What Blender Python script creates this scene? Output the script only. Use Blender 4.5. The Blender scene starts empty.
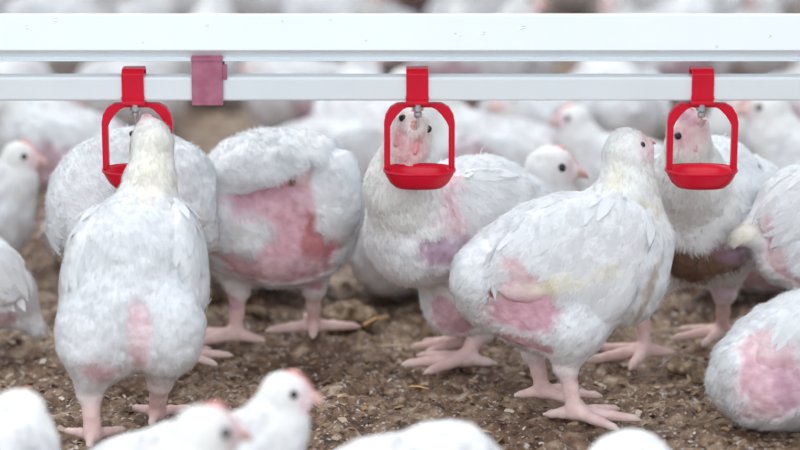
import bpy, math, random
import numpy as np
from mathutils import Vector

random.seed(7)
RNG = np.random.default_rng(7)
scene = bpy.context.scene
COL = scene.collection

# ---------------------------------------------------------------- camera, world, light
CAM_H, F = 0.63, 2400.0                      # camera height (m), focal length in pixels of an 800 px wide frame
TH = math.atan(555 / F)                      # downward tilt
cam_d = bpy.data.cameras.new('camera')
cam = bpy.data.objects.new('camera', cam_d)
COL.objects.link(cam)
cam.location = (0, 0, CAM_H)
cam.rotation_euler = (math.pi / 2 - TH, 0, 0)
cam_d.sensor_width = 36
cam_d.lens = 36 * F / 800
cam_d.clip_start, cam_d.clip_end = 0.05, 60
cam_d.dof.use_dof = True
cam_d.dof.focus_distance = 2.09
cam_d.dof.aperture_fstop = 3.5
scene.camera = cam

world = bpy.data.worlds.new('overcast_sky')
scene.world = world
world.use_nodes = True
bg = world.node_tree.nodes['Background']
bg.inputs[0].default_value = (0.80, 0.90, 1.0, 1)
bg.inputs[1].default_value = 0.62

sun_d = bpy.data.lights.new('soft_daylight', 'SUN')
sun_d.energy = 1.6
sun_d.angle = math.radians(50)
sun_d.color = (1.0, 0.97, 0.93)
sun = bpy.data.objects.new('soft_daylight', sun_d)
COL.objects.link(sun)
sun.rotation_euler = (math.radians(-24), math.radians(-12), 0)

# unseen area light added behind the camera to brighten fronts, fading towards the back
fill_d = bpy.data.lights.new('front_fill_light', 'AREA')
fill_d.shape = 'RECTANGLE'
fill_d.size, fill_d.size_y = 5.0, 2.2
fill_d.energy = 66
fill_d.color = (0.96, 0.98, 1.0)
fill = bpy.data.objects.new('front_fill_light', fill_d)
COL.objects.link(fill)
fill.location = (-0.4, -0.9, 2.1)
fill.rotation_euler = (Vector((0.0, 2.1, 0.1)) - fill.location).to_track_quat('-Z', 'Y').to_euler()

vs = scene.view_settings
vs.view_transform = 'Standard'
vs.look = 'None'
vs.gamma = 1
vs.exposure = 0.25
vs.use_curve_mapping = False
scene.cycles.max_bounces = 12
scene.cycles.diffuse_bounces = 8

# ---------------------------------------------------------------- places in the scene
CT, ST = math.cos(TH), math.sin(TH)

def ray(px, py):
    a, b = (px - 400) / F, (py - 225) / F
    return np.array([a, CT - b * ST, -ST - b * CT])

def at(px, py, Y):                            # point seen at a pixel, at distance Y
    d = ray(px, py)
    t = Y / d[1]
    return np.array([d[0] * t, Y, CAM_H + d[2] * t])

def ground(px, py, z=0.0):
    d = ray(px, py)
    t = (z - CAM_H) / d[2]
    return np.array([d[0] * t, d[1] * t, z])

# ---------------------------------------------------------------- noise
def _hash(i, j, k, seed):
    h = (i * 374761393 + j * 668265263 + k * 2147483647 + seed * 1274126177) & 0xFFFFFFFF
    h = ((h ^ (h >> 13)) * 1274126177) & 0xFFFFFFFF
    return ((h ^ (h >> 16)) & 0xFFFF) / 65535.0

def vnoise(p, seed=0):
    p = np.asarray(p, float)
    i = np.floor(p).astype(np.int64)
    f = p - i
    f = f * f * (3 - 2 * f)
    r = 0
    for a in (0, 1):
        for b in (0, 1):
            for c in (0, 1):
                w = (f[:, 0] if a else 1 - f[:, 0]) * (f[:, 1] if b else 1 - f[:, 1]) * (f[:, 2] if c else 1 - f[:, 2])
                r = r + w * _hash(i[:, 0] + a, i[:, 1] + b, i[:, 2] + c, seed)
    return r * 2 - 1

def fbm(p, oct=3, seed=0):
    r, a = 0, 1.0
    for o in range(oct):
        r = r + a * vnoise(p * (2 ** o) + 17.3 * o, seed + o)
        a *= 0.5
    return r

# ---------------------------------------------------------------- mesh helpers
def mesh_np(name, verts, faces, mat, parent=None, cols=None, normals=None, smooth=True):
    verts = np.ascontiguousarray(verts, np.float32)
    faces = np.ascontiguousarray(faces, np.int32)
    me = bpy.data.meshes.new(name)
    n, m = faces.shape
    me.vertices.add(len(verts))
    me.vertices.foreach_set('co', verts.ravel())
    me.loops.add(n * m)
    me.loops.foreach_set('vertex_index', faces.ravel())
    me.polygons.add(n)
    me.polygons.foreach_set('loop_start', np.arange(0, n * m, m, dtype=np.int32))
    me.update(calc_edges=True)
    me.polygons.foreach_set('use_smooth', np.full(n, smooth, bool))
    if cols is not None:
        ca = me.color_attributes.new('Col', 'FLOAT_COLOR', 'POINT')
        c4 = np.ones((len(verts), 4), np.float32)
        c4[:, :3] = cols
        ca.data.foreach_set('color', c4.ravel())
    if normals is not None:
        me.normals_split_custom_set_from_vertices(np.asarray(normals, np.float32).tolist())
    me.materials.append(mat)
    o = bpy.data.objects.new(name, me)
    COL.objects.link(o)
    if parent is not None:
        o.parent = parent
    return o

def mesh_py(name, verts, faces, mat, parent=None, smooth=True):
    me = bpy.data.meshes.new(name)
    me.from_pydata([tuple(v) for v in verts], [], faces)
    me.update()
    for p in me.polygons:
        p.use_smooth = smooth
    me.materials.append(mat)
    o = bpy.data.objects.new(name, me)
    COL.objects.link(o)
    if parent is not None:
        o.parent = parent
    return o

def empty(name, loc, label, cat, group=None):
    o = bpy.data.objects.new(name, None)
    o.empty_display_size = 0.02
    COL.objects.link(o)
    o.location = loc
    tag(o, label, cat, group)
    return o

def tag(o, label, cat, group=None):
    o['label'] = label
    o['category'] = cat
    if group:
        o['group'] = group
    return o

def bevel(o, w, seg=2, angle=40):
    m = o.modifiers.new('bevel', 'BEVEL')
    m.width, m.segments, m.limit_method, m.angle_limit = w, seg, 'ANGLE', math.radians(angle)
    return o

# ---------------------------------------------------------------- materials
def nodes(name):
    m = bpy.data.materials.new(name)
    m.use_nodes = True
    nt = m.node_tree
    return m, nt, nt.nodes['Principled BSDF']

def mat_attr(name, rough, sss=0.0, spec=0.3, coat=0.0, translucent=0.0, bump=0.0, bscale=300):
    m, nt, b = nodes(name)
    a = nt.nodes.new('ShaderNodeVertexColor')
    a.layer_name = 'Col'
    nt.links.new(a.outputs[0], b.inputs['Base Color'])
    b.inputs['Roughness'].default_value = rough
    b.inputs['Specular IOR Level'].default_value = spec
    b.inputs['Subsurface Weight'].default_value = sss
    b.inputs['Subsurface Radius'].default_value = (1.0, 0.5, 0.4)
    b.inputs['Subsurface Scale'].default_value = 0.006
    if bump:
        t = nt.nodes.new('ShaderNodeTexCoord')
        n = nt.nodes.new('ShaderNodeTexNoise')
        n.inputs['Scale'].default_value = bscale
        n.inputs['Detail'].default_value = 3
        u = nt.nodes.new('ShaderNodeBump')
        u.inputs['Strength'].default_value = bump
        u.inputs['Distance'].default_value = 0.002
        nt.links.new(t.outputs['Object'], n.inputs['Vector'])
        nt.links.new(n.outputs[0], u.inputs['Height'])
        nt.links.new(u.outputs[0], b.inputs['Normal'])
    if translucent:
        tr = nt.nodes.new('ShaderNodeBsdfTranslucent')
        nt.links.new(a.outputs[0], tr.inputs[0])
        mx = nt.nodes.new('ShaderNodeMixShader')
        mx.inputs[0].default_value = translucent
        out = nt.nodes['Material Output']
        nt.links.new(b.outputs[0], mx.inputs[1])
        nt.links.new(tr.outputs[0], mx.inputs[2])
        nt.links.new(mx.outputs[0], out.inputs[0])
    return m

def mat_plain(name, col, rough=0.5, metal=0.0, spec=0.5, noise=0.0, nscale=60, col2=None, bump=0.0, sss=0.0, coat=0.0):
    m, nt, b = nodes(name)
    b.inputs['Base Color'].default_value = (*col, 1)
    b.inputs['Roughness'].default_value = rough
    b.inputs['Metallic'].default_value = metal
    b.inputs['Specular IOR Level'].default_value = spec
    b.inputs['Subsurface Weight'].default_value = sss
    b.inputs['Subsurface Scale'].default_value = 0.004
    b.inputs['Coat Weight'].default_value = coat
    if noise or bump:
        t = nt.nodes.new('ShaderNodeTexCoord')
        n = nt.nodes.new('ShaderNodeTexNoise')
        n.inputs['Scale'].default_value = nscale
        n.inputs['Detail'].default_value = 5
        nt.links.new(t.outputs['Object'], n.inputs['Vector'])
        if noise:
            r = nt.nodes.new('ShaderNodeValToRGB')
            r.color_ramp.elements[0].position = 0.5 - noise
            r.color_ramp.elements[1].position = 0.5 + noise
            r.color_ramp.elements[0].color = (*(col2 or [c * 0.8 for c in col]), 1)
            r.color_ramp.elements[1].color = (*col, 1)
            nt.links.new(n.outputs[0], r.inputs[0])
            nt.links.new(r.outputs[0], b.inputs['Base Color'])
        if bump:
            u = nt.nodes.new('ShaderNodeBump')
            u.inputs['Strength'].default_value = bump
            u.inputs['Distance'].default_value = 0.001
            nt.links.new(n.outputs[0], u.inputs['Height'])
            nt.links.new(u.outputs[0], b.inputs['Normal'])
    return m

M_BODY = mat_attr('chicken_skin_and_down', 0.75, sss=0.12, spec=0.2, bump=0.35, bscale=420)
M_FEATHER = mat_attr('feather', 0.85, spec=0.1, translucent=0.18)
M_BEAK = mat_plain('beak_horn', (0.78, 0.52, 0.46), 0.45, noise=0.2, nscale=200, col2=(0.72, 0.42, 0.38), sss=0.1)
M_COMB = mat_plain('comb_flesh', (0.86, 0.36, 0.34), 0.5, noise=0.25, nscale=150, col2=(0.80, 0.40, 0.39), sss=0.15)
M_WATTLE = mat_plain('wattle_flesh', (0.84, 0.47, 0.49), 0.5, noise=0.25, nscale=150, col2=(0.78, 0.42, 0.45), sss=0.15)
M_EYE = mat_plain('eye', (0.012, 0.014, 0.022), 0.12, spec=0.6)
M_RED = mat_plain('red_plastic', (0.72, 0.004, 0.034), 0.34, spec=0.3, noise=0.3, nscale=35, col2=(0.56, 0.004, 0.022))
M_FADED = mat_plain('faded_red_plastic', (0.48, 0.19, 0.27), 0.4, noise=0.25, nscale=70, col2=(0.34, 0.08, 0.14))
M_PVC = mat_plain('white_pvc', (0.80, 0.84, 0.86), 0.35, noise=0.3, nscale=14, col2=(0.74, 0.78, 0.80))
M_STEEL = mat_plain('stainless_steel', (0.62, 0.65, 0.68), 0.32, metal=1.0)
M_ALU = mat_plain('aluminium_rail', (0.84, 0.88, 0.90), 0.45, spec=0.5, noise=0.35, nscale=9, col2=(0.78, 0.82, 0.85))

# ---------------------------------------------------------------- litter floor
def litter_height(x, y):
    p = np.stack([x, y, np.zeros_like(x)], 1)
    big = fbm(p * 11, 2, 3)
    mid = fbm(p * 38, 2, 11)
    fine = fbm(p * 130, 2, 23)
    crumb = np.clip(vnoise(p * 75, 31) - 0.15, 0, 1)
    h = 0.0045 * big + 0.0050 * mid + 0.0034 * fine + 0.008 * crumb - 0.007
    return np.minimum(h, 0.0035 + 0.25 * h)

def axis_pts(lo, a, b, hi, fine, coarse):
    r = [np.arange(lo, a, coarse), np.arange(a, b, fine), np.arange(b, hi + coarse, coarse)]
    return np.concatenate(r)

def build_floor():
    xs = axis_pts(-2.6, -0.52, 0.52, 2.6, 0.0034, 0.05)
    ys = axis_pts(0.3, 1.62, 2.85, 7.5, 0.0042, 0.05)
    X, Y = np.meshgrid(xs, ys, indexing='ij')
    Z = litter_height(X.ravel(), Y.ravel())
    v = np.stack([X.ravel(), Y.ravel(), Z], 1)
    nx, ny = len(xs), len(ys)
    i, j = np.meshgrid(np.arange(nx - 1), np.arange(ny - 1), indexing='ij')
    a = (i * ny + j).ravel()
    f = np.stack([a, a + ny, a + ny + 1, a + 1], 1)
    m, nt, b = nodes('poultry_litter')
    t = nt.nodes.new('ShaderNodeTexCoord')
    def noise(s, d=4, r=0.6):
        n = nt.nodes.new('ShaderNodeTexNoise')
        n.inputs['Scale'].default_value = s
        n.inputs['Detail'].default_value = d
        n.inputs['Roughness'].default_value = r
        nt.links.new(t.outputs['Object'], n.inputs['Vector'])
        return n
    def ramp(src, stops):
        r = nt.nodes.new('ShaderNodeValToRGB')
        e = r.color_ramp.elements
        e[0].position, e[0].color = stops[0][0], (*stops[0][1], 1)
        e[1].position, e[1].color = stops[-1][0], (*stops[-1][1], 1)
        for pos, c in stops[1:-1]:
            q = e.new(pos)
            q.color = (*c, 1)
        nt.links.new(src.outputs[0], r.inputs[0])
        return r
    n1 = ramp(noise(55, 6, 0.7), [(0.33, (0.055, 0.031, 0.020)), (0.44, (0.20, 0.120, 0.074)), (0.55, (0.37, 0.255, 0.172)), (0.67, (0.66, 0.55, 0.44))])
    n2 = ramp(noise(9, 4, 0.6), [(0.38, (0.60, 0.50, 0.44)), (0.60, (1.0, 0.98, 0.96))])
    mx = nt.nodes.new('ShaderNodeMix')
    mx.data_type = 'RGBA'
    mx.blend_type = 'MULTIPLY'
    mx.inputs[0].default_value = 1.0
    nt.links.new(n1.outputs[0], mx.inputs[6])
    nt.links.new(n2.outputs[0], mx.inputs[7])
    sp = ramp(noise(210, 3, 0.5), [(0.59, (0, 0, 0)), (0.69, (1, 1, 1))])
    mx2 = nt.nodes.new('ShaderNodeMix')
    mx2.data_type = 'RGBA'
    nt.links.new(sp.outputs[0], mx2.inputs[0])
    nt.links.new(mx.outputs[2], mx2.inputs[6])
    mx2.inputs[7].default_value = (0.62, 0.58, 0.54, 1)
    nt.links.new(mx2.outputs[2], b.inputs['Base Color'])
    rr = ramp(noise(30, 3), [(0.38, (0.24, 0.24, 0.24)), (0.62, (0.6, 0.6, 0.6))])
    nt.links.new(rr.outputs[0], b.inputs['Roughness'])
    bm = nt.nodes.new('ShaderNodeBump')
    bm.inputs['Strength'].default_value = 0.9
    bm.inputs['Distance'].default_value = 0.003
    nb = noise(260, 5, 0.7)
    nt.links.new(nb.outputs[0], bm.inputs['Height'])
    nt.links.new(bm.outputs[0], b.inputs['Normal'])
    o = mesh_np('floor', v, f, m)
    o['kind'] = 'structure'
    tag(o, 'brown litter floor of wood shavings and manure', 'floor')
    return o

build_floor()

M_CHIP = mat_attr('litter_chip', 0.6, spec=0.35)

def build_chips():
    n = 22000
    Y = 1.62 + (2.95 - 1.62) * RNG.random(n) ** 0.9
    X = (RNG.random(n) - 0.5) * 1.0 * Y / 2.2
    Z = litter_height(X, Y) + 0.0008
    L = 0.0010 + 0.0042 * RNG.random(n) ** 3
    W = L * (0.2 + 0.5 * RNG.random(n))
    a = RNG.random(n) * 2 * math.pi
    tilt = (RNG.random(n) - 0.35) * 0.7
    roll = (RNG.random(n) - 0.5) * 1.0
    d = np.stack([np.cos(a) * np.cos(tilt), np.sin(a) * np.cos(tilt), np.sin(tilt)], 1)
    s = np.stack([-np.sin(a) * np.cos(roll), np.cos(a) * np.cos(roll), np.sin(roll)], 1)
    c = np.stack([X, Y, Z], 1)
    up = np.array([0, 0, 1.0])
    curl = (RNG.random(n) * 0.25 * L)[:, None] * up
    v = np.stack([c - d * L[:, None] - s * W[:, None], c - d * L[:, None] + s * W[:, None],
                  c - s * W[:, None] * 1.2 + curl, c + s * W[:, None] * 0.9 + curl,
                  c + d * L[:, None] - s * W[:, None] * 0.7, c + d * L[:, None] + s * W[:, None] * 0.8], 1).reshape(-1, 3)
    b = np.arange(n) * 6
    f = np.concatenate([np.stack([b, b + 1, b + 3, b + 2], 1), np.stack([b + 2, b + 3, b + 5, b + 4], 1)])
    pal = np.array([[0.30, 0.20, 0.13], [0.46, 0.35, 0.25], [0.16, 0.10, 0.065], [0.62, 0.54, 0.46], [0.40, 0.25, 0.12], [0.10, 0.06, 0.04]])
    pr = np.array([0.30, 0.20, 0.22, 0.08, 0.08, 0.12])
    col = pal[RNG.choice(6, n, p=pr)] * (0.8 + 0.4 * RNG.random((n, 1)))
    o = mesh_np('wood_shavings', v, f, M_CHIP, cols=np.repeat(col, 6, 0), smooth=False)
    o['kind'] = 'stuff'
    tag(o, 'loose brown wood shavings and crumbs strewn over the litter', 'shavings')

build_chips()

# ---------------------------------------------------------------- water line: rail, pipe, hanger, drinkers
PIPE_Y = 2.03
KP = (at(401, 88, PIPE_Y) - at(400, 88, PIPE_Y))[0]      # metres per pixel at the pipe

def pz(py, Y=PIPE_Y):
    return at(400, py, Y)[2]

def pxx(px, Y=PIPE_Y, py=88):
    return at(px, py, Y)[0]

def extrude_x(name, prof, x0, x1, mat, parent=None, n=1):
    k = len(prof)
    v, f = [], []
    for i in range(n + 1):
        x = x0 + (x1 - x0) * i / n
        v += [(x, p[0], p[1]) for p in prof]
    for i in range(n):
        for j in range(k):
            a, b = i * k + j, i * k + (j + 1) % k
            f.append((a, b, b + k, a + k))
    f.append(tuple(range(k - 1, -1, -1)))
    f.append(tuple(n * k + j for j in range(k)))
    return mesh_py(name, v, f, mat, parent, smooth=False)

pd = 11.5 * KP                                           # half depth of the square pipe
yf = PIPE_Y - pd
pipe_top, pipe_bot = pz(77, yf), pz(101, yf)
pipe = extrude_x('water_pipe', [(yf, pipe_bot), (PIPE_Y + pd, pipe_bot), (PIPE_Y + pd, pipe_top), (yf, pipe_top)], -1.3, 1.3, M_PVC)
bevel(pipe, 0.0022, 3)
tag(pipe, 'square white plastic water pipe carrying the red drinkers', 'pipe')

yr = PIPE_Y - 0.014
r_bot, r_mid, r_top = pz(62, yr), pz(50, yr), pz(15, yr + 0.012)
rail = extrude_x('support_rail', [(yr + 0.005, r_bot), (yr + 0.001, r_bot + 0.0004), (yr + 0.001, r_bot + 0.0014), (yr + 0.008, r_bot + 0.0022), (yr - 0.001, r_mid), (yr + 0.012, r_top),
                                  (yr + 0.022, r_top), (yr + 0.034, r_mid), (yr + 0.032, r_bot)], -1.3, 1.3, M_ALU)
bevel(rail, 0.0008, 2, 20)
tag(rail, 'white painted metal rail running above the water pipe', 'rail')
for k in range(14):                                       # rivets, drops and scratches on the rail
    x = RNG.uniform(-0.34, 0.34)
    u = RNG.uniform(0.1, 0.95)
    rr = RNG.uniform(0.0006, 0.0013)
    yy = yr - 0.001 + 0.013 * u - 0.0002
    zz = r_mid + (r_top - r_mid) * u
    vv, ff = [], []
    for a in range(8):
        vv.append((x + rr * 1.6 * math.cos(a * math.pi / 4), yy + 0.0006 * math.sin(a * math.pi / 4), zz + rr * math.sin(a * math.pi / 4)))
    vv.append((x, yy - 0.0007, zz))
    ff = [(a, (a + 1) % 8, 8) for a in range(8)]
    mesh_py('dirt_spot', vv, ff, M_STEEL, rail)

def band(name, prof_out, prof_in, x0, x1, mat, parent):
    """open strip wrapped round the pipe: outer and inner outlines in (y, z), extruded along x"""
    k = len(prof_out)
    v = [(x, p[0], p[1]) for x in (x0, x1) for p in prof_out + prof_in]
    f = []
    for j in range(k - 1):
        f.append((j, j + 1, 2 * k + j + 1, 2 * k + j))
        f.append((k + j + 1, k + j, 3 * k + j, 3 * k + j + 1))
        f.append((j + 1, j, k + j, k + j + 1))
        f.append((2 * k + j, 2 * k + j + 1, 3 * k + j + 1, 3 * k + j))
    f.append((0, 2 * k, 3 * k, k))
    f.append((k - 1, 2 * k - 1, 4 * k - 1, 3 * k - 1))
    return mesh_py(name, v, f, mat, parent, smooth=False)

def clip_profiles(top, bot, t=0.0018, grow=0.0004):
    y0, y1 = yf - grow, PIPE_Y + pd + grow
    zt, zb = top, bot
    c = 0.003
    inner = [(y1, zb), (y1, zt - c), (y1 - c, zt), (y0 + c, zt), (y0, zt - c), (y0, zb + 0.0005)]
    outer = [(y1 + t, zb), (y1 + t, zt - c + t * .5), (y1 - c, zt + t), (y0 + c, zt + t), (y0 - t, zt - c + t * .5), (y0 - t, zb + 0.0005)]
    return outer, inner

def lathe(name, prof, mat, parent, loc, seg=20):
    v, f = [], []
    for r, z in prof:
        for i in range(seg):
            a = 2 * math.pi * i / seg
            v.append((loc[0] + r * math.cos(a), loc[1] + r * math.sin(a), loc[2] + z))
    for j in range(len(prof) - 1):
        for i in range(seg):
            a, b = j * seg + i, j * seg + (i + 1) % seg
            f.append((a, b, b + seg, a + seg))
    f.append(tuple(range(seg - 1, -1, -1)))
    f.append(tuple((len(prof) - 1) * seg + i for i in range(seg)))
    return mesh_py(name, v, f, mat, parent, smooth=False)

def strip_ring(name, outer, inner, y0, y1, mat, parent):
    """flat open hoop in the x-z plane, with depth"""
    k = len(outer)
    v = [(p[0], y, p[1]) for y in (y0, y1) for p in outer + inner]
    f = []
    for j in range(k - 1):
        f.append((j, j + 1, k + j + 1, k + j))
        f.append((2 * k + j + 1, 2 * k + j, 3 * k + j, 3 * k + j + 1))
        f.append((j + 1, j, 2 * k + j, 2 * k + j + 1))
        f.append((k + j, k + j + 1, 3 * k + j + 1, 3 * k + j))
    f.append((0, k, 3 * k, 2 * k))
    f.append((k - 1, 3 * k - 1, 4 * k - 1, 2 * k - 1)[::-1])
    return mesh_py(name, v, f, mat, parent, smooth=False)

def drinker(cx, label, swing=0.0):
    """cx: pixel column of the hoop's middle"""
    X0 = pxx(cx)
    root = empty('drinker', (X0, PIPE_Y, pipe_bot), label, 'drinker', 'red nipple drinkers on the pipe')
    K = KP
    def z(py):
        return pz(py) - pipe_bot
    L = lambda y: y - PIPE_Y
    # clip round the pipe
    o_, i_ = clip_profiles(pz(72.5, yf) - pipe_bot + 0.0010, -0.0028)
    o_ = [(L(a), b) for a, b in o_]
    i_ = [(L(a), b) for a, b in i_]
    c = band('clip', o_, i_, -13.3 * K, 8.7 * K, M_RED, root)
    bevel(c, 0.0005, 2)
    lip = extrude_x('clip_foot', [(-pd - 0.0032, -0.0030), (pd + 0.0026, -0.0030), (pd + 0.0026, -0.0004), (-pd - 0.0032, -0.0004)], -13.8 * K, 9.2 * K, M_RED, c)
    bevel(lip, 0.0006, 2)
    ridge = extrude_x('clip_ridge', [(-pd - 0.0031, z(97)), (-pd - 0.0005, z(97)), (-pd - 0.0005, z(94.5)), (-pd - 0.0031, z(95))], -13.8 * K, 9.2 * K, M_RED, c)
    # hoop
    zt = -0.0030
    zr = z(169)
    W = 35.5 * K
    out = [(-W, zr), (-W, zt - 20 * K), (-W + 1.5 * K, zt - 12 * K), (-W + 6 * K, zt - 4.5 * K), (-W + 13 * K, zt - 0.5 * K), (-W + 20 * K, zt)]
    inn = [(-W + 6.2 * K, zr), (-W + 6.2 * K, zt - 24 * K), (-W + 8.5 * K, zt - 19 * K), (-W + 13 * K, zt - 12.5 * K), (-W + 19 * K, zt - 6.5 * K), (-W + 23 * K, zt - 4.5 * K)]
    mir = lambda s: [(-a, b) for a, b in reversed(s)]
    h = strip_ring('hoop', out + mir(out), inn + mir(inn), -5 * K, 5 * K, M_RED, root)
    bevel(h, 0.0007, 2)
    # cup: an oval bowl, open at the top
    seg = 40
    prof = [(1.0, 0.0), (1.0, -2.0), (0.94, -7), (0.84, -13), (0.70, -17.5), (0.55, -18.5), (0.0, -18.5)]
    inn2 = [(0.0, -15.5), (0.55, -15.5), (0.68, -14), (0.80, -10), (0.89, -5), (0.94, 0.0)]
    v, f = [], []
    rx, ry = 35.5 * K, 27 * K
    for r, zz in prof + inn2:
        for i in range(seg):
            a = 2 * math.pi * i / seg
            ca, sa = math.cos(a), math.sin(a)
            e = 0.72
            v.append((rx * max(r, 0.01) * math.copysign(abs(ca) ** e, ca), ry * max(r, 0.01) * math.copysign(abs(sa) ** 0.9, sa), zr + zz * K))
    m = len(prof) + len(inn2)
    for j in range(m):
        for i in range(seg):
            a, b = j * seg + i, j * seg + (i + 1) % seg
            c2, d2 = ((j + 1) % m) * seg + i, ((j + 1) % m) * seg + (i + 1) % seg
            f.append((a, c2, d2, b))
    cup = mesh_py('cup', v, f, M_RED, root)
    v, f = [], []
    for r, zz in ((1.0, 0.6), (1.035, 0.2), (1.035, -1.6), (1.0, -2.2)):
        for i in range(seg):
            a = 2 * math.pi * i / seg
            ca, sa = math.cos(a), math.sin(a)
            v.append((rx * r * math.copysign(abs(ca) ** 0.72, ca), ry * r * math.copysign(abs(sa) ** 0.9, sa), zr + zz * K))
    for j in range(3):
        for i in range(seg):
            a, b = j * seg + i, j * seg + (i + 1) % seg
            f.append((a, a + seg, b + seg, b))
    mesh_py('rim', v, f, M_RED, cup)
    # nipple
    nx = -1.5 * K
    nip = lathe('nipple', [(0.1 * K, -16 * K), (3.4 * K, -15.5 * K), (4.2 * K, -13 * K), (4.2 * K, -10 * K), (3.2 * K, -9 * K), (5.6 * K, -8 * K), (5.6 * K, -1 * K), (4 * K, 0)], M_STEEL, root, (nx, 0, -0.003))
    lathe('trigger_pin', [(0.2 * K, -26 * K), (1.5 * K, -25.5 * K), (1.5 * K, -15 * K)], M_STEEL, nip, (nx, 0, -0.003), 10)
    return root

drinker(136.5, 'red drinker with the leftmost cup, partly hidden by a chicken drinking with its back turned')
drinker(419.5, 'red drinker in the middle, a chicken facing us drinking behind its hoop')
drinker(703.5, 'red drinker on the right, a chicken in profile drinking through its hoop')

hx0, hx1 = pxx(193), pxx(224)
hg = empty('pipe_hanger', ((hx0 + hx1) / 2, PIPE_Y, pipe_bot), 'wide faded pink plastic clip joining pipe and rail', 'clip')
zt_h = pz(58, yf - 0.002) - pipe_bot
hw = (hx1 - hx0) / 2
o_, i_ = clip_profiles(zt_h, -0.004, 0.0022, 0.0012)
pl = band('clip_plate', [(a - PIPE_Y, b) for a, b in o_], [(a - PIPE_Y, b) for a, b in i_], -hw, hw, M_FADED, hg)
bevel(pl, 0.0006, 2)
for zz in (zt_h - 0.001, -0.0015):
    r_ = extrude_x('clip_rib', [(-pd - 0.0045, zz - 0.0012), (-pd - 0.002, zz - 0.0012), (-pd - 0.002, zz + 0.0012), (-pd - 0.0045, zz + 0.0012)], -hw, hw, M_FADED, pl)
tab = extrude_x('clip_tab', [(-pd - 0.002, 0.019), (-pd + 0.004, 0.019), (-pd + 0.004, 0.031), (-pd - 0.002, 0.031)], hw, hw + 0.0035, M_FADED, pl)

# ---------------------------------------------------------------- distance-field modeller
def rot(yaw, roll, pitch=0.0):
    """roll: turn in the x-z plane (positive lifts +x); yaw: about z; pitch: turn in the y-z plane"""
    a, b, c = math.radians(yaw), math.radians(roll), math.radians(pitch)
    Rz = np.array([[math.cos(a), -math.sin(a), 0], [math.sin(a), math.cos(a), 0], [0, 0, 1]])
    Ry = np.array([[math.cos(b), 0, -math.sin(b)], [0, 1, 0], [math.sin(b), 0, math.cos(b)]])
    Rx = np.array([[1, 0, 0], [0, math.cos(c), -math.sin(c)], [0, math.sin(c), math.cos(c)]])
    return Rz @ Rx @ Ry

def prim_d(pr, p):
    if pr['t'] == 'e':
        q = (p - pr['c']) @ pr['R']
        r = pr['r']
        k0 = np.sqrt(((q / r) ** 2).sum(1)) + 1e-9
        k1 = np.sqrt(((q / (r * r)) ** 2).sum(1)) + 1e-9
        return k0 * (k0 - 1) / k1
    a, b = pr['a'], pr['b']
    ab = b - a
    h = np.clip(((p - a) @ ab) / (ab @ ab + 1e-12), 0, 1)
    return np.sqrt(((p - a - h[:, None] * ab) ** 2).sum(1)) - (pr['ra'] + (pr['rb'] - pr['ra']) * h)

def prim_box(pr):
    if pr['t'] == 'e':
        e = np.sqrt(((pr['R'] * pr['r']) ** 2).sum(1))
        return pr['c'] - e, pr['c'] + e
    return np.minimum(pr['a'] - pr['ra'], pr['b'] - pr['rb']), np.maximum(pr['a'] + pr['ra'], pr['b'] + pr['rb'])

def sdf_mesh(prims, h):
    lo = np.min([prim_box(p)[0] for p in prims], 0) - 4 * h - 0.004
    hi = np.max([prim_box(p)[1] for p in prims], 0) + 4 * h + 0.004
    n = np.ceil((hi - lo) / h).astype(int) + 1
    fld = np.full(n, 0.05)
    ax = [lo[i] + h * np.arange(n[i]) for i in range(3)]
    for pr in prims:
        a, b = prim_box(pr)
        k = pr['k']
        mrg = k * 1.2 + 3 * h
        i0 = np.clip(np.floor((a - mrg - lo) / h).astype(int), 0, n)
        i1 = np.clip(np.ceil((b + mrg - lo) / h).astype(int) + 1, 0, n)
        g = np.meshgrid(ax[0][i0[0]:i1[0]], ax[1][i0[1]:i1[1]], ax[2][i0[2]:i1[2]], indexing='ij')
        sh = g[0].shape
        d = prim_d(pr, np.stack([q.ravel() for q in g], 1)).reshape(sh)
        s = fld[i0[0]:i1[0], i0[1]:i1[1], i0[2]:i1[2]]
        e = np.maximum(k - np.abs(s - d), 0) / max(k, 1e-9)
        fld[i0[0]:i1[0], i0[1]:i1[1], i0[2]:i1[2]] = np.minimum(s, d) - e * e * k * 0.25
    return surface_nets(fld, lo, h)

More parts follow.
